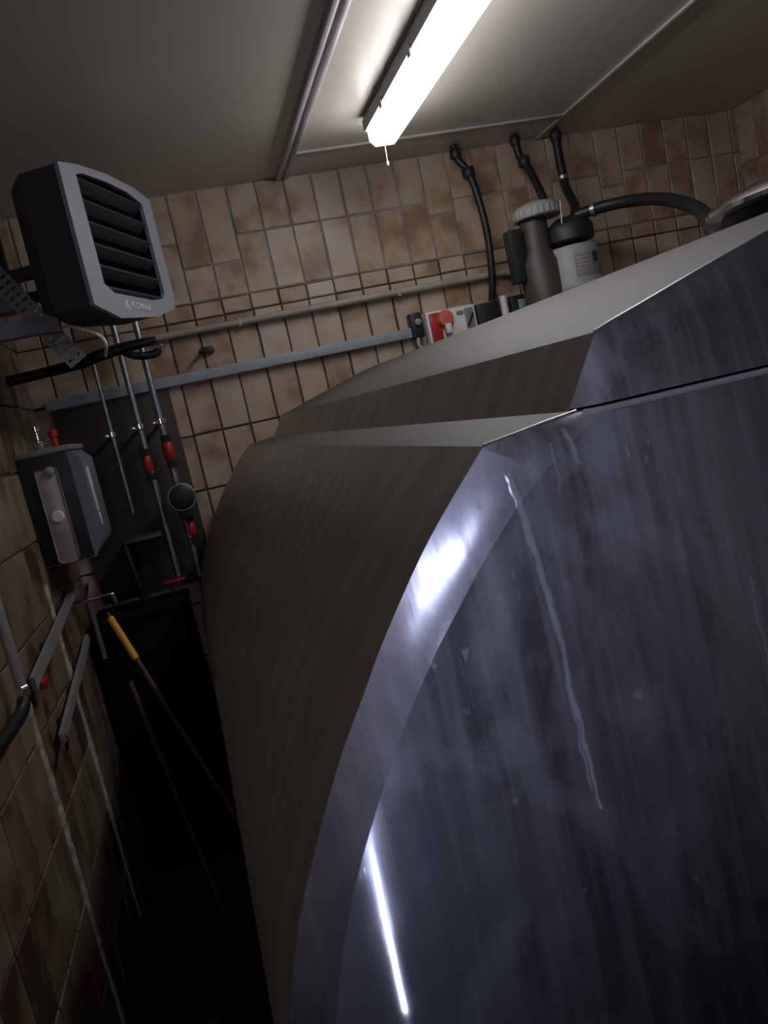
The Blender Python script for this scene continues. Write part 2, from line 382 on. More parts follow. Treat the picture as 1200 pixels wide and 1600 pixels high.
c = MB(); c.tube([(LX+.012, LY1+.018, ZC-.045), (LX+.013, LY1+.02, ZC-.10), (LX+.010, LY1+.018, ZC-.15)], .0012, 6); c.lathe((LX+.010, LY1+.018, ZC-.165), [(.001, 0), (.004, .004), (.004, .014), (.001, .018)], n=10)
build('cord', c, M['white'], t)

# ------------------------------------------------------------------ milk tank
TH = math.radians(1.63)
O = Vector((.3525, .69, ZF)); TL = 2.35; UC = .80
tank = thing('milk_cooling_tank', 'large stainless steel milk cooling tank with stained front plate', 'tank', O, TH)
outl = [(-.095, -.064), (-.141, -.110), (-.18, -.153), (-.23, -.218), (-.258, -.260), (-.287, -.303), (-.308, -.338), (-.328, -.375), (-.350, -.418), (-.370, -.462), (-.387, -.509), (-.401, -.556), (-.416, -.63), (-.427, -.72), (-.431, -.82), (-.420, -.94), (-.39, -1.06), (-.33, -1.18), (-.24, -1.28), (-.12, -1.35), (.05, -1.40), (.3, -1.43), (.8, -1.44)]
hood = [(.010, -.052), (.054, .0195), (.075, .0265), (.106, .0355), (.185, .059), (.266, .082), (.36, .109), (.451, .132), (.56, .142), (.8, .146)]
crs = [(.80, .048), (.6, .046), (.45, .042), (.34, .036), (.249, .026), (.205, .019), (.16, .010), (.111, -.008), (.054, -.036), (.004, -.067), (-.04, -.094), (-.069, -.115), (-.093, -.136), (-.129, -.171), (-.164, -.210), (-.192, -.242), (-.225, -.286), (-.256, -.333), (-.286, -.383), (-.315, -.437), (-.340, -.497), (-.361, -.565), (-.378, -.65), (-.388, -.74), (-.388, -.83), (-.375, -.94), (-.342, -1.04), (-.28, -1.15), (-.19, -1.24), (-.07, -1.31), (.1, -1.36), (.35, -1.39), (.8, -1.40)]
def mir(l): return [(2*UC-u, z) for u, z in l][::-1]
def catmull(P, m_=6):
    R_ = []
    for i in range(len(P)-1):
        p0, p1, p2, p3 = [Vector(P[max(0, min(len(P)-1, k))]) for k in (i-1, i, i+1, i+2)]
        for t_ in range(m_):
            u = t_/m_; R_.append(tuple(.5*((2*p1)+(-p0+p2)*u+(2*p0-5*p1+4*p2-p3)*u*u+(-p0+3*p1-3*p2+p3)*u**3)))
    R_.append(tuple(P[-1])); return R_
outl_s = catmull(outl, 4)
hood_s = [hood[0]] + catmull(hood[1:], 4)
outer = hood_s[::-1] + outl_s + mir(outl_s)[1:] + mir(hood_s[::-1])[0:-1]      # closed loop: centre top, left, bottom, right
crs_s = catmull(crs, 5)
crease = crs_s + mir(crs_s)[1:-1]
CEN = (UC, -.68)
def ang(p): return math.atan2(p[1]-CEN[1], -(p[0]-CEN[0])) # 0 = left, up positive
def hit(loop, a):
    """distance from CEN along the direction a to the loop"""
    dx, dz = -math.cos(a), math.sin(a); best = 0
    n = len(loop)
    for i in range(n):
        x1, z1 = loop[i][0]-CEN[0], loop[i][1]-CEN[1]; x2, z2 = loop[(i+1) % n][0]-CEN[0], loop[(i+1) % n][1]-CEN[1]
        ex, ez = x2-x1, z2-z1; den = dx*ez-dz*ex
        if abs(den) < 1e-12: continue
        t_ = (x1*ez-z1*ex)/den; s = (x1*dz-z1*dx)/den
        if -1e-6 <= s <= 1+1e-6 and t_ > best: best = t_
    return best
angs = sorted(set([round(ang(p), 5) for p in outer] + [round(-math.pi+2*math.pi*i/220, 5) for i in range(220)]))
angs = [a for i, a in enumerate(angs) if i == 0 or a-angs[i-1] > .0015 or any(abs(a-ang(p)) < 1e-4 for p in outer)]
FL, FLC = .012, .008      # flange leans forward by FL towards the crease, with a belly FLC
DOME, KN = .050, .05
def dome(x):              # x: 0 at the crease .. 1 at the centre
    return DOME*(1-(1-x)**2.6)
b = bmesh.new(); rings = []
prof = []
for s in (0, .2, .4, .6, .8, 1): prof.append(('f', s))
for x in (.004, .012, .025, .045, .07, .10, .14, .19, .25, .32, .40, .5, .62, .75, .88): prof.append(('d', x))
for kind, x in prof:
    ring = []
    for a in angs:
        ro, rc = hit(outer, a), hit(crease, a); rc = min(rc, ro-.008)
        if kind == 'f': r = ro+(rc-ro)*x; y = -(FL*x+FLC*math.sin(math.pi*x*.5))
        else: r = rc*(1-x); y = -(FL+FLC)-dome(x)
        ring.append(b.verts.new((CEN[0]-math.cos(a)*r, y, CEN[1]+math.sin(a)*r)))
    rings.append(ring)
n = len(angs)
for A, B in zip(rings, rings[1:]):
    for i in range(n): b.faces.new((A[i], A[(i+1) % n], B[(i+1) % n], B[i]))
cv = b.verts.new((CEN[0], -(FL+FLC)-DOME, CEN[1]))
for i in range(n): b.faces.new((rings[-1][i], rings[-1][(i+1) % n], cv))
for i in range(n):
    e = b.edges.get((rings[5][i], rings[5][(i+1) % n]))
    if e: e.smooth = False
bmesh.ops.recalc_face_normals(b, faces=b.faces)
if sum(f.normal.y*f.calc_area() for f in b.faces) > 0: bmesh.ops.reverse_faces(b, faces=b.faces)
for f_ in b.faces: f_.smooth = True
bmesh.ops.translate(b, verts=b.verts, vec=(0, 0, EYE))
SEAM = EYE-.0535
me0 = bpy.data.meshes.new('front'); b.to_mesh(me0); b.free()
seam_pts = []
def half(name, upper):
    b = bmesh.new(); b.from_mesh(me0)
    zc = SEAM+(.0035 if upper else -.0)
    bmesh.ops.bisect_plane(b, geom=b.verts[:]+b.edges[:]+b.faces[:], plane_co=(0, 0, zc), plane_no=(0, 0, 1), clear_inner=upper, clear_outer=not upper)
    edge = [e for e in b.edges if e.is_boundary and abs(e.verts[0].co.z-zc) < 1e-4 and abs(e.verts[1].co.z-zc) < 1e-4]
    g = bmesh.ops.extrude_edge_only(b, edges=edge)['geom']      # fold the cut edge back: a sheet has a lip
    for v in [q for q in g if isinstance(q, bmesh.types.BMVert)]: v.co.y += .05; v.co.z += 0
    if not upper: seam_pts.extend(sorted({(round(v.co.x, 5), round(v.co.y, 5)) for e in edge for v in e.verts}))
    for e in edge: e.smooth = False
    if upper:
        bmesh.ops.translate(b, verts=b.verts, vec=(0, .020, 0))
    me = bpy.data.meshes.new(name); b.to_mesh(me); b.free(); me.materials.append(M['front'])
    o = bpy.data.objects.new(name, me); C.objects.link(o); o.parent = tank; return o
half('front_plate', False)
hp = half('hood_front', True)
sp_ = [(x, y) for i, (x, y) in enumerate(seam_pts) if .0 < x < 1.6 and i % 2 == 0]
build('seam_glint', MB().tube([(x, y-.0012, SEAM-.001) for x, y in sp_], .0034, 8, smooth=False), M['seam'], tank, local=True)  # added pale tube: glint on the plate's top edge, put into the colour
# added bright beads: painted edge glints round the plate's shoulder and the hood
build('edge_glint_bead', MB().tube([(u, .001, z+EYE+.0005) for u, z in ((-.095, -.064), (-.06, -.0600), (-.03, -.0562), (.008, -.0523))], .0018, 8, smooth=False), M['lip'], tank, local=True)
hb = hood_s[1:] + mir(hood_s[1:])[1:]
build('hood_glint_bead', MB().tube([(u, .020, z+EYE+.0003) for u, z in hb], .0022, 8, smooth=False), M['lip'], tank, local=True)
# cladding swept along the tank
def sweep(name, prof_, v0, v1, mm, close_back=False, th=0, nseg=10):
    b = bmesh.new(); R_ = []
    for k in range(nseg+1):
        v = v0+(v1-v0)*k/nseg
        R_.append([b.verts.new((u, v, z+EYE)) for u, z in prof_])
    for A, B in zip(R_, R_[1:]):
        for i in range(len(prof_)-1): b.faces.new((A[i], A[i+1], B[i+1], B[i]))
    return build(name, b, mm, tank, local=True, angle=22)
left_side = outl_s; full = outl_s + mir(outl_s)[1:]
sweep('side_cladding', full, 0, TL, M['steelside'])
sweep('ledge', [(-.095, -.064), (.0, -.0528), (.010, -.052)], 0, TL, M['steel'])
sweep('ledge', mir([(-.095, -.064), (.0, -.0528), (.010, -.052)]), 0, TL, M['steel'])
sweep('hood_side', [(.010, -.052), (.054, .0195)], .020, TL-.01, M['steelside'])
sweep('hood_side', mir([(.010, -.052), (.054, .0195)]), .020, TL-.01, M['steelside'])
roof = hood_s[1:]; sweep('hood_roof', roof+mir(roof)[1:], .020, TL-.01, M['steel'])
b = bmesh.new(); b.faces.new([b.verts.new((u, TL, z+EYE)) for u, z in outer]); build('back_plate', b, M['steelside'], tank, local=True, smooth=False)
for u in (.15, 1.45):
    for v in (.3, 2.1):
        build('foot', MB().lathe((u, v, 0), [(.06, 0), (.06, .01), (.02, .02), (.022, .22)], n=20), M['steel'], tank, local=True)

# manhole lid on the hood, with its black collar
T3 = Matrix.Translation(O)@Matrix.Rotation(TH, 4, 'Z')
def tw(u, v, z): p = T3@Vector((u, v, 0)); return Vector((p.x, p.y, z))
lc = tw(.96, .56, .1468)
t = thing('manhole_lid', 'domed shiny stainless manhole lid on top of the tank', 'lid', lc)
build('collar', MB().lathe(lc, [(.205, 0), (.215, .01), (.215, .055), (.20, .062)], n=56), M['black'], t)
build('lid_dome', MB().lathe(lc, [(.235, .056), (.245, .060), (.245, .068), (.235, .078), (.21, .089), (.16, .104), (.09, .114), (.01, .118)], n=64), M['chrome'], t)

# ------------------------------------------------------------------ heater on the left wall
H0, H1 = Vector((-.165, 2.2, 0)), Vector((.043, 2.675, 0)); HW = (H1-H0).length; he = (H1-H0).normalized(); hn = Vector((he.y, -he.x, 0))
def hm(p, d): q = H0+he*p[0]+hn*d; return Vector((q.x, q.y, p[1]))
t = thing('air_heater', 'grey louvred warm air heater high in the back left corner', 'heater', ((H0+H1)/2-hn*.15).to_tuple()[:2]+(.35,))
ZT, ZB = .775, .372
o8 = [(0, .771), (.098, .788), (.26, .802), (.43, .799), (.525, .782), (.525, .60), (.529, .476), (.513, .432), (.366, .395), (.125, .375), (-.004, .403), (-.004, .60)]
i8 = [(.080, .757), (.115, .768), (.243, .776), (.37, .774), (.458, .756), (.459, .62), (.461, .480), (.440, .458), (.364, .446), (.127, .445), (.080, .466), (.080, .618)]
build('front_frame', MB().ringprism(o8, i8, hm, -.012, 0.), M['frame'], t, angle=20)
sh = [(HW/2+(x-HW/2)*.99, .59+(z-.59)*.99) for x, z in o8]; bk = [(HW/2+(x-HW/2)*.82, .59+(z-.59)*.88) for x, z in o8]
b = MB(); A = [b.b.verts.new(hm(p, -.010)) for p in sh]; B = [b.b.verts.new(hm(p, -.12)) for p in sh]; D = [b.b.verts.new(hm(p, -.18)) for p in bk]
for P, Q in ((A, B), (B, D)):
    for i in range(12): b.b.faces.new((P[i], P[(i+1) % 12], Q[(i+1) % 12], Q[i]))
b.b.faces.new(D); build('casing', b, M['casing'], t, angle=25)
build('inner_panel', MB().prism(i8, hm, -.11, -.10), M['blackplastic'], t, smooth=False)
for k in range(6):
    z = .462+k*.0585
    pr = [(-.012, z-.004), (-.010, z-.008), (-.082, z+.034), (-.084, z+.030)]
    b = MB(); b.prism([(-.006, z+.002), (-.005, z-.004), (-.030, z-.026), (-.060, z-.036), (-.062, z-.032), (-.030, z-.020)], lambda p, d: hm((d, p[1]), p[0]), .081, .458)
    build('louvre', b, M['louvre'], t, smooth=False)
# maker's mark and lettering on the lower lip
def letters(txt, size, origin, xdir, zdir, mm, parent, nm='lettering', th=.0006):
    cu = bpy.data.curves.new(nm, 'FONT'); cu.body = txt; cu.size = size; cu.extrude = th; cu.offset = .0002; cu.space_character = 1.12
    ob = bpy.data.objects.new(nm, cu); C.objects.link(ob)
    dg = bpy.context.evaluated_depsgraph_get(); me = bpy.data.meshes.new_from_object(ob.evaluated_get(dg)); bpy.data.objects.remove(ob)
    xd = Vector(xdir).normalized(); zd = Vector(zdir).normalized(); yd = xd.cross(zd); b = bmesh.new(); b.from_mesh(me)
    for v in b.verts: v.co = Vector(origin)+xd*v.co.x+zd*v.co.y+yd*v.co.z
    return build(nm, b, mm, parent, smooth=False, recalc=False)
letters('FLOWAIR', .026, hm((.205, .410), .002), he, (0, 0, 1), M['white'], t)
b = MB(); b.beam(hm((.168, .406), .001), hm((.184, .432), .001), .004, .001, hn); b.beam(hm((.198, .406), .001), hm((.178, .420), .001), .004, .001, hn); b.beam(hm((.184, .400), .001), hm((.184, .411), .001), .003, .001, hn)
build('emblem', b, M['white'], t)
for s in (.1, HW-.1):
    build('wall_arm', MB().beam(hm((s, .55), -.178), Vector((XL+.004, hm((s, 0), -.3).y+.05, .55)), .04, .03, (0, 0, 1)), M['casing'], t)
build('motor', MB().lathe(hm((HW/2, .56), -.18), [(.09, 0), (.09, .05), (.03, .07)], axis=-hn, n=24), M['blackplastic'], t)

# bracket below the heater
t = thing('wall_bracket', 'grey bracket with perforated diagonal strut below the heater', 'bracket', (XL, 2.4, .42))
build('arm', MB().box(XL+.0045, -.283, 2.325, 2.365, .375, .420, .003), M['boxgrey'], t)
a0, a1 = Vector((-.462, 2.37, .64)), Vector((-.262, 2.37, .285))
b = MB(); d = (a1-a0).normalized(); q = d.cross(Vector((0, 1, 0))); L_ = (a1-a0).length
# strut with two rows of real holes: a ladder of strips
for off in (-.024, 0., .024): b.beam(a0+q*off, a1+q*off, .008, .004)
k = 0
while k*.02 < L_:
    for off in (-.012, .012):
        p = a0+d*k*.02+q*off; b.beam(p-d*.0068, p+d*.0068, .017, .004)
    k += 1
build('perforated_strut', b, M['midgrey'], t, smooth=False)
build('end_cap', MB().box(-.312, -.28, 2.322, 2.368, .372, .424, .003), M['boxtop'], t)
tag(build('cable', MB().tube([(-0.264, 2.330, 0.385), (-0.217, 2.260, 0.353), (-0.183, 2.200, 0.328), (-0.168, 2.200, 0.313), (-0.165, 2.200, 0.293), (-0.177, 2.250, 0.274)], .0045, 8), M['white']), 'thin pale cable curving out of the wall bracket end', 'cable')
t = thing('junction_box', 'small grey box behind the perforated strut', 'box', (-.43, 2.62, .55))
build('box_body', MB().box(-.49, -.40, 2.6, 2.68, .50, .60, .004), M['midgrey'], t)
build('conduit', MB().tube([(-.45, 2.64, .60), (-.45, 2.64, .75), (-.47, 2.64, .86), (-.47, 2.64, ZC-.003)], .03, 12), M['brownmetal'], t)

# ------------------------------------------------------------------ things on the back wall
t = thing('conduit_pipe', 'long ivory conduit pipe running level across the back wall', 'pipe', (.7, YB, .42))
build('pipe', MB().tube([(-.08, 3.165, .415), (1.60, 3.165, .415)], .014, 14), M['conduit'], t)
for x in (.28, .95, 1.45): build('clip', MB().box(x-.008, x+.008, 3.15, 3.1955, .398, .432, .003), M['conduit'], t)
tag(build('support_rail', MB().box(-.506, .972, 3.160, 3.1955, .222, .262, .002), M['rail']), 'pale blue grey flat rail fixed along the back wall', 'rail')
hk = MB(); hk.tube([(.118, 3.195, .335), (.118, 3.15, .335), (.10, 3.12, .325)], .007, 8); hk.box(.108, .158, 3.17, 3.194, .322, .348, .003)
tag(build('wall_hook', hk, M['black']), 'small black hook on the tiles left of the rail', 'hook')

tag(build('shade_board', MB().box(-.50, -.052, YB-.022, YB-.0045, -.56, .218, .003), M['board']), 'dark brown board added to stand for shade behind the three upright pipes', 'board')  # added dark sheet: shade on the tiles behind the pipes, painted as a board
# heating pipes left
def wall_pipe(name, lab, x, y, z1, z0, r, clampz, extras=()):
    t = thing(name, lab, 'pipe', (x, y, z0), group=None)
    build('tube', MB().tube([(x, y, z1), (x, y, z0)], r, 12), M['zinc'], t)
    for z in clampz:
        b = MB(); b.lathe((x, y, z-.012), [(r+.001, 0), (r+.007, .003), (r+.007, .021), (r+.001, .024)], n=16); b.box(x-.005, x+.005, y, YB-.0225, z-.006, z+.006); b.box(x-r-.022, x-r, y-.006, y+.006, z-.009, z+.007, .002)
        build('clamp', b, M['chrome'], t)
    for fn in extras: fn(t)
    return t
def sleeve(x, y, z0, z1, r, mm, nm):
    def g(t):
        b = MB(); b.lathe((x, y, z0), [(r*.55, 0), (r, (z1-z0)*.18), (r, (z1-z0)*.82), (r*.55, z1-z0)], n=16); build(nm, b, mm, t)
        for zn in (z1, z0-.02): build('nut', MB().lathe((x, y, zn), [(.019, -.005), (.019, .022)], n=6), M['blackplastic'], t)
    return g
wall_pipe('water_pipe', 'thin galvanised pipe with one clamp, leftmost of three on the back wall', -.293, 3.08, .36, -.22, .008, (.085,))
wall_pipe('water_pipe', 'galvanised pipe with one red valve grip, middle of three on the back wall', -.188, 3.07, .56, -.50, .012, (.093,), (sleeve(-.194, 3.07, -.09, -.015, .019, M['red'], 'valve_grip'),))
def pump(t):
    x, y = -.100, 3.05
    b = MB(); b.lathe((x, y-.06, -.20), [(.03, 0), (.048, .01), (.05, .06), (.042, .07)], axis=(0, 1, 0), n=28); build('pump_body', b, M['blackplastic'], t)
    b = MB(); b.lathe((x, y-.045, -.20), [(.051, 0), (.054, .003), (.054, .010), (.051, .013)], axis=(0, 1, 0), n=32); build('pump_ring', b, M['zinc'], t)
    b = MB(); b.box(x-.028, x+.028, y-.03, y+.03, -.285, -.24, .004); build('pump_terminal', b, M['blackplastic'], t)
wall_pipe('water_pipe', 'galvanised pipe with red valve grips and round black pump, rightmost of three', -.108, 3.07, .56, -.52, .013, (.097,), (sleeve(-.106, 3.07, -.06, .02, .022, M['red'], 'valve_grip'), pump, sleeve(-.096, 3.07, -.365, -.30, .018, M['red'], 'valve_grip')))
hl = MB(); hl.box(-.245, -.165, 3.03, 3.045, -.515, -.505, .002)
tag(build('valve_lever', hl.tube([(-.19, 3.07, -.51), (-.19, 3.035, -.51)], .006, 8), M['red']), 'thin red valve lever at the foot of the middle pipe', 'lever')
# black hose bundle with shiny fittings in front of the pipes
t = thing('black_hose', 'black hose with shiny metal fittings crossing in front of the pipes', 'hose', (-.2, 2.8, .36))
def P3(pts, r): return MB().tube(pts, r, 12)
build('hose', P3([(XL+.006, 2.86, .325), (-.42, 2.85, .33), (-.31, 2.82, .335), (-.24, 2.8, .345), (-.16, 2.8, .355), (-.09, 2.8, .36), (-.045, 2.8, .362)], [.018, .018, .02, .02, .019, .016, .012]), M['black'], t)
build('branch', P3([(-.17, 2.8, .35), (-.12, 2.79, .32), (-.06, 2.79, .315), (-.045, 2.79, .33)], .014), M['black'], t)
for x, z, r in ((-.036, .336, .0085), (-.055, .333, .006), (-.10, .32, .005)):
    build('fitting', MB().lathe((x, 2.772, z), [(r*.4, -.008), (r, -.003), (r, .006), (r*.5, .012)], axis=(0, 1, 0), n=14), M['chrome'], t)
# stainless shelf edge low on the back wall
t = thing('wash_shelf', 'small stainless shelf below the thin pipe on the back wall', 'shelf', (-.25, 3.1, -.36))
build('shelf_plate', MB().box(-.345, -.205, 2.99, YB-.0225, -.325, -.312, .003), M['steel'], t)
build('bracket', MB().box(-.345, -.333, 3.0, YB-.0225, -.54, -.326, .002), M['blackplastic'], t)
build('drain_hose', MB().tube([(-.345, 3.0, -.33), (-.335, 2.99, -.43), (-.33, 2.99, -.50), (-.325, 3.0, -.565)], .011, 10), M['black'], t)

# ------------------------------------------------------------------ black pipes hanging down the back wall
def hung(name, lab, pts, r, joints):
    t = thing(name, lab, 'pipe', (pts[-1][0], pts[-1][1], pts[-1][2]))
    build('hose', MB().tube(pts, r, 14), M['black'], t)
    for x, y, z, R_ in joints: build('coupling', MB().lathe((x, y, z-.02), [(R_*.8, 0), (R_, .008), (R_, .034), (R_*.8, .042)], n=18), M['blackplastic'], t)
    return t
hung('suction_hose', 'black hose curving down the back wall, leftmost of three from the ceiling', [(1.293, 3.12, ZC-.002), (1.30, 3.12, .89), (1.332, 3.11, .83), (1.350, 3.10, .72), (1.360, 3.10, .56), (1.350, 3.11, .40), (1.338, 3.13, .304)], .0155, ((1.296, 3.12, .91, .024), (1.333, 3.11, .825, .027)))
hung('suction_hose', 'black hose from the ceiling into the grey pump cap, middle of three', [(1.558, 3.10, ZC-.002), (1.566, 3.10, .86), (1.585, 3.08, .80), (1.590, 3.04, .72), (1.588, 3.0, .65), (1.59, 2.98, .616)], .0165, ((1.558, 3.10, .92, .022), (1.577, 3.09, .83, .026)))
t = hung('suction_hose', 'black upright pipe with metal clip, rightmost of three from the ceiling', [(1.745, 3.10, ZC-.002), (1.745, 3.10, .80), (1.74, 3.08, .70), (1.72, 3.0, .60), (1.66, 2.93, .53)], .0185, ((1.745, 3.10, .915, .026),))
build('clip', MB().lathe((1.743, 3.095, .735), [(.020, 0), (.023, .003), (.023, .015), (.020, .018)], n=18), M['zinc'], t)

# vacuum pump behind the tank
ux, uy = 1.615, 2.90
t = thing('vacuum_pump', 'grey cylindrical pump with black collar and domed motor behind the tank ridge', 'pump', (ux, uy, .135))
build('cylinder', MB().lathe((ux, uy, .147), [(.098, 0), (.104, .01), (.104, .108), (.107, .113), (.107, .125), (.104, .13), (.104, .258), (.095, .278), (.06, .283)], n=48), M['ltgrey'], t)
build('collar', MB().lathe((ux+.005, uy, .445), [(.085, 0), (.094, .006), (.094, .055), (.08, .075), (.05, .095), (.03, .10)], n=40), M['blackplastic'], t)
b = bmesh.new(); R_ = []
for k in range(9):
    a = math.radians(-116+9.2*k); R_.append([b.verts.new((ux+math.cos(a)*.1055, uy+math.sin(a)*.1055, z)) for z in (.30, .385)])
for A, B in zip(R_, R_[1:]): b.faces.new((A[0], B[0], B[1], A[1]))
lb = build('label', b, M['midgrey'], t); lb['label'] = 'pale worn label on the cylinder'
b = MB(); rnd = random.Random(4)
for row in range(5):
    a = -112.0
    while a < -80:
        w_ = rnd.uniform(1.2, 4.5); a0, a1 = math.radians(a), math.radians(a+w_)
        z = .373-row*.014; h = .007
        b.b.faces.new([b.b.verts.new((ux+math.cos(q_)*.1062, uy+math.sin(q_)*.1062, z_)) for q_, z_ in ((a0, z-h), (a1, z-h), (a1, z), (a0, z))]); a += w_+rnd.uniform(1, 3)
build('label_print', b, M['pale'], lb)
b = MB(); b.b.faces.new([b.b.verts.new((ux+math.cos(q_)*.1064, uy+math.sin(q_)*.1064, z_)) for q_, z_ in ((math.radians(-74), .345), (math.radians(-60), .345), (math.radians(-60), .385), (math.radians(-74), .385))])
build('label_patch', b, M['louvre'], lb)
# motor block with grey domed cap
build('motor_body', MB().lathe((1.485, 2.93, .147), [(.075, 0), (.085, .01), (.085, .243), (.055, .293), (.055, .418)], n=28), M['brownmetal'], t)
cap = [(.092, 0), (.096, .004), (.096, .032), (.092, .040), (.078, .052), (.045, .062), (.01, .066)]
o = build('cap', MB().lathe((1.505, 2.92, .562), cap, n=40), M['ltgrey'], t)
gear = []
for k in range(104):
    a = 2*math.pi*k/104; r_ = .0985 if (k//2) % 2 else .0955; gear.append((1.505+r_*math.cos(a), 2.92+r_*math.sin(a)))
build('cap_rim', MB().prism(gear, lambda p, d: Vector((p[0], p[1], d)), .570, .594), M['ltgrey'], t, smooth=False)
build('terminal_box', MB().box(1.360, 1.415, 2.90, 2.96, .33, .535, .004), M['blackplastic'], t)
b = MB(); b.tube([(1.57, 2.84, .60), (1.56, 2.83, .55), (1.55, 2.82, .51)], .002, 6); build('wire', b, M['white'], t)
# hose over to the tank
t = thing('milk_hose', 'thick black hose arching from the grey pump to the manhole lid', 'hose', (1.7, 2.8, .5))
build('hose', MB().tube([(1.644, 2.870, 0.539), (1.704, 2.800, 0.540), (1.767, 2.680, 0.522), (1.775, 2.500, 0.474), (1.735, 2.300, 0.400), (1.631, 2.100, 0.324), (1.532, 1.950, 0.258), (1.50, 1.84, .20), (1.48, 1.81, .146)], .0225, 18), M['black'], t)
build('hose_clamp', MB().tube([(1.687, 2.820, 0.540), (1.697, 2.808, 0.540)], .027, 18), M['zinc'], t)

# ------------------------------------------------------------------ switches on the back wall
t = thing('isolator_switch', 'light grey switch box with red and orange rotary knob', 'switch', (1.14, YB, .10))
build('box_body', MB().box(1.035, 1.255, 3.13, YB-.0045, .09, .308, .006), M['white'], t)
build('red_plate', MB().box(1.045, 1.095, 3.122, 3.131, .16, .300, .004), M['red'], t)
build('knob', MB().lathe((1.112, 3.132, .268), [(.036, 0), (.036, -.02), (.030, -.032), (.01, -.036)], axis=(0, 1, 0), n=28), M['orange'], t)
build('knob_grip', MB().box(1.100, 1.125, 3.088, 3.12, .205, .245, .004), M['white'], t)
b = MB(); b.box(1.17, 1.20, 3.126, 3.131, .275, .290); b.box(1.205, 1.245, 3.126, 3.131, .19, .295, .002); build('dark_label', b, M['midgrey'], t)
b = MB(); b.beam((1.21, 3.124, .22), (1.24, 3.124, .27), .008, .004); build('mark', b, M['black'], t)
t = thing('socket_box', 'small black socket box left of the red switch', 'socket', (.995, YB, .2))
build('box_body', MB().box(.970, 1.020, 3.14, YB-.0045, .215, .318, .004), M['blackplastic'], t)
build('plug', MB().lathe((.998, 3.14, .278), [(.014, 0), (.014, -.012), (.006, -.016)], axis=(0, 1, 0), n=14), M['ltgrey'], t)
build('cable', MB().tube([(.99, 3.15, .215), (.985, 3.14, .18), (1.01, 3.135, .15), (1.0, 3.14, .08)], .007, 8), M['conduit'], t)
tag(build('relay_box', MB().box(1.258, 1.352, 3.11, YB-.0045, .11, .300, .003), M['blackplastic']), 'plain black box right of the red switch box', 'box')
tag(build('conduit_stub', MB().tube([(1.385, 3.12, .05), (1.385, 3.12, .315)], .016, 14), M['white']), 'short upright pale pipe right of the black box', 'pipe')
t = thing('control_module', 'small black module with pale blue window beside the pale pipe', 'control', (1.46, YB, .1))
build('module_body', MB().box(1.41, 1.535, 3.10, YB-.0045, .10, .305, .004), M['blackplastic'], t)
build('window', MB().box(1.44, 1.475, 3.094, 3.101, .225, .285, .002), M['blueglass'], t)
build('pale_stub', MB().tube([(1.548, 3.12, .15), (1.548, 3.12, .300)], .008, 10), M['ltgrey'], t)

# ------------------------------------------------------------------ control box on the left wall
bx0, bx1, by0, by1, bz0, bz1 = XL+.0045, -.365, 2.63, 2.93, -.30, .055
t = thing('dosing_unit', 'grey wall box with pale upright plate in its black front', 'box', (XL, 2.8, bz0))
q = [(bx0, bz0), (bx1-.03, bz0), (bx1, bz0+.05), (bx1, bz1-.035), (bx1-.03, bz1), (bx0, bz1)]
build('shell', MB().prism(q, lambda p, d: Vector((p[0], d, p[1])), by0+.012, by1), M['boxgrey'], t, angle=60)
build('top_cover', MB().box(bx0, bx1-.02, by0, by1, bz1, bz1+.018, .004), M['boxtop'], t)
build('front_panel', MB().box(bx0+.002, bx1-.036, by0+.004, by0+.012, bz0+.004, bz1-.002, .002), M['blackplastic'], t)
b = MB(); b.box(-.508, -.442, by0-.006, by0+.003, -.295, .012, .012, rot=Matrix.Rotation(math.radians(0), 3, 'Y'))
build('pale_plate', b, M['pale'], t)
build('plate_knob', MB().lathe((-.474, by0-.006, -.145), [(.020, 0), (.020, -.006), (.016, -.010)], axis=(0, 1, 0), n=24), M['white'], t)
build('latch', MB().lathe((-.462, by0-.006, .0), [(.016, 0), (.016, -.01), (.010, -.014)], axis=(0, 1, 0), n=20), M['ltgrey'], t)
b = MB(); b.box(bx1, bx1+.003, 2.70, 2.745, -.16, -.01, .001); b.box(bx1, bx1+.003, 2.72, 2.745, -.21, -.165, .001); build('side_label', b, M['white'], t)
t = thing('small_valve', 'small brass and red valve standing on the grey wall box', 'valve', (-.47, 2.72, bz1+.018))
build('valve_body', MB().lathe((-.49, 2.74, bz1+.018), [(.012, 0), (.018, .01), (.018, .03), (.008, .035), (.008, .06), (.014, .064), (.014, .08), (.006, .085)], n=16), M['chrome'], t)
build('red_cap', MB().lathe((-.442, 2.74, bz1+.018), [(.010, 0), (.010, .035), (.016, .037), (.016, .055), (.006, .06)], n=16), M['red'], t)
build('cross_tube', MB().tube([(-.49, 2.74, bz1+.04), (-.442, 2.74, bz1+.035)], .006, 10), M['zinc'], t)

# ------------------------------------------------------------------ pipes and bars low on the left wall
t = thing('wash_pipe', 'bright chrome upright pipe with black hose near the left edge', 'pipe', (-.53, 2.03, -.6))
build('tube', MB().tube([(-.515, 1.87, -.05), (-.515, 1.87, -.47)], .0125, 16), M['lip'], t)
build('nut', MB().lathe((-.515, 1.87, -.49), [(.012, 0), (.019, .004), (.019, .022), (.014, .028)], n=6), M['chrome'], t)
build('rubber_hose', MB().tube([(-.515, 1.87, -.49), (-.514, 1.83, -.505), (-.512, 1.76, -.507), (-.512, 1.62, -.503), (-.512, 1.45, -.49), (-.512, 1.2, -.48)], .015, 12), M['black'], t)
t = thing('wall_bar', 'upper grey flat bar slanting across the left wall with red grip', 'bar', (-.53, 2.3, -.5))
build('bar', MB().beam((-.53, 2.83, -.42), (-.53, 2.03, -.505), .034, .012, (1, 0, 0)), M['ltgrey'], t, smooth=False)
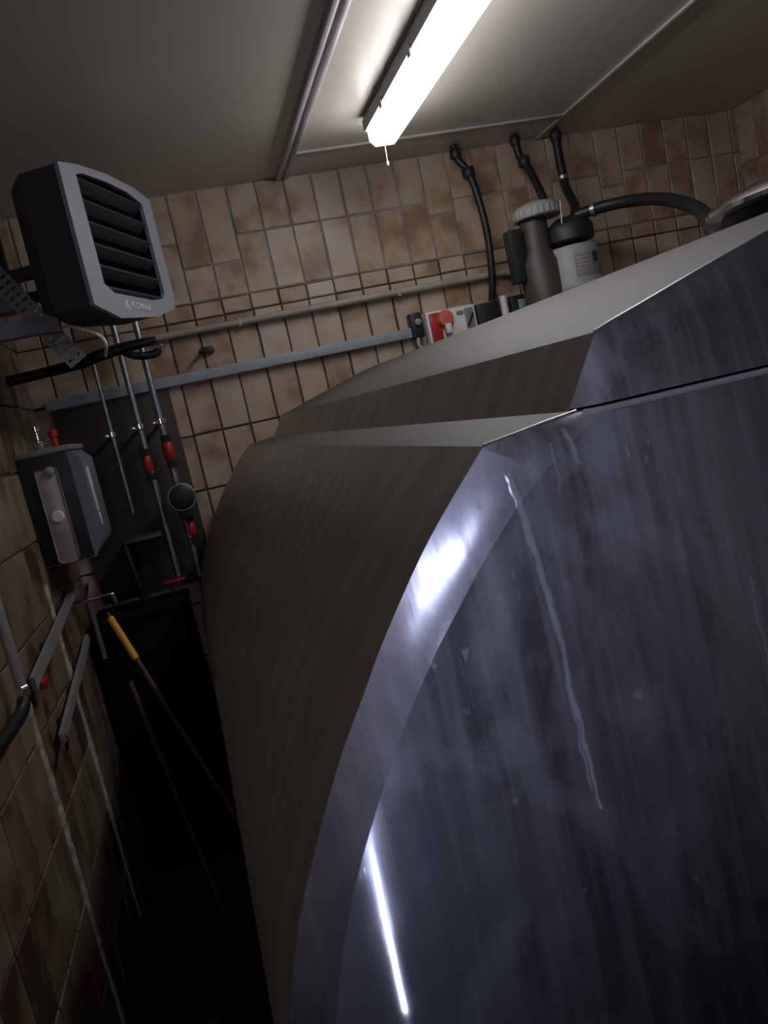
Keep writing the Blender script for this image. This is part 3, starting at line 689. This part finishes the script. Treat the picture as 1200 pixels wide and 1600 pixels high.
for y, z in ((2.62, -.443), (2.30, -.476)): build('standoff', MB().tube([(XL+.004, y, z), (-.535, y, z)], .012, 10), M['blackplastic'], t)
build('red_grip', MB().box(-.526, -.510, 2.06, 2.11, -.535, -.515, .003), M['red'], t)
t = thing('wall_bar', 'lower grey flat bar with hook end slanting across the left wall', 'bar', (-.53, 2.3, -.65))
build('bar', MB().beam((-.53, 2.85, -.60), (-.53, 2.14, -.70), .030, .012, (1, 0, 0)), M['ltgrey'], t, smooth=False)
for y, z in ((2.62, -.632), (2.25, -.685)): build('standoff', MB().tube([(XL+.004, y, z), (-.535, y, z)], .012, 10), M['blackplastic'], t)
build('hook', MB().tube([(-.528, 2.16, -.70), (-.52, 2.12, -.715), (-.515, 2.09, -.71), (-.513, 2.08, -.69)], .008, 8), M['chrome'], t)
t = thing('tap', 'small chrome tap low in the dark back left corner', 'tap', (-.45, 2.85, -.47))
build('spout', MB().tube([(XL+.005, 2.85, -.47), (-.47, 2.85, -.468), (-.418, 2.85, -.466), (-.408, 2.85, -.478), (-.405, 2.85, -.50)], .007, 12), M['chrome'], t)
build('handle', MB().tube([(-.50, 2.85, -.462), (-.475, 2.80, -.40)], .007, 10), M['zinc'], t)
tag(build('upright_strut', MB().beam((-.50, 2.9, -.44), (-.50, 2.9, -.70), .018, .012, (1, 0, 0)), M['boxgrey'], smooth=False), 'short dark blue grey upright strut in the back left corner', 'strut')

# black block added to darken the corner where shade falls
t = thing('shade_block', 'added black block standing for shade low in the back left corner', 'cabinet', (-.35, 3.05, -EYE))
build('block_body', MB().box(-.525, -.175, 2.93, YB-.008, -EYE+.02, -.60, .008), M['shade_black'], t)
build('block_lid', MB().box(-.53, -.17, 2.92, YB-.008, -.599, -.575, .006), M['shade_black'], t)
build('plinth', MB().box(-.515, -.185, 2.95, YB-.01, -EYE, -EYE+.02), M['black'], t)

# tools leaning in the corner
def px(x, y, Y):        # helper used only to read positions off a plan: direction at image column/row, at depth Y
    d = fw+Rr*((x-600)/1200)-Uu*((y-800)/1200); return d*(Y/d.y)
p0 = px(172, 965, 2.78); p1 = px(350, 1245, 2.5); pe = p0+(p1-p0)*1.9
t = thing('broom', 'broom handle with yellow grip leaning in the dark corner', 'broom', pe)
ym = p0+(p1-p0)*.24
build('grip', MB().tube([p0, ym], .0125, 12), M['yellow'], t)
build('handle', MB().tube([ym, pe], .0105, 12), M['wood'], t)
build('end_cap', MB().lathe(p0, [(.009, -.02), (.009, 0)], axis=(p1-p0), n=12), M['blackplastic'], t)
p0 = px(203, 1065, 2.8); p1 = px(322, 1355, 2.6); pe = p0+(p1-p0)*1.6
tag(build('tool_handle', MB().tube([p0, pe], .010, 12), M['wood']), 'second brown tool handle leaning left of the broom', 'handle')
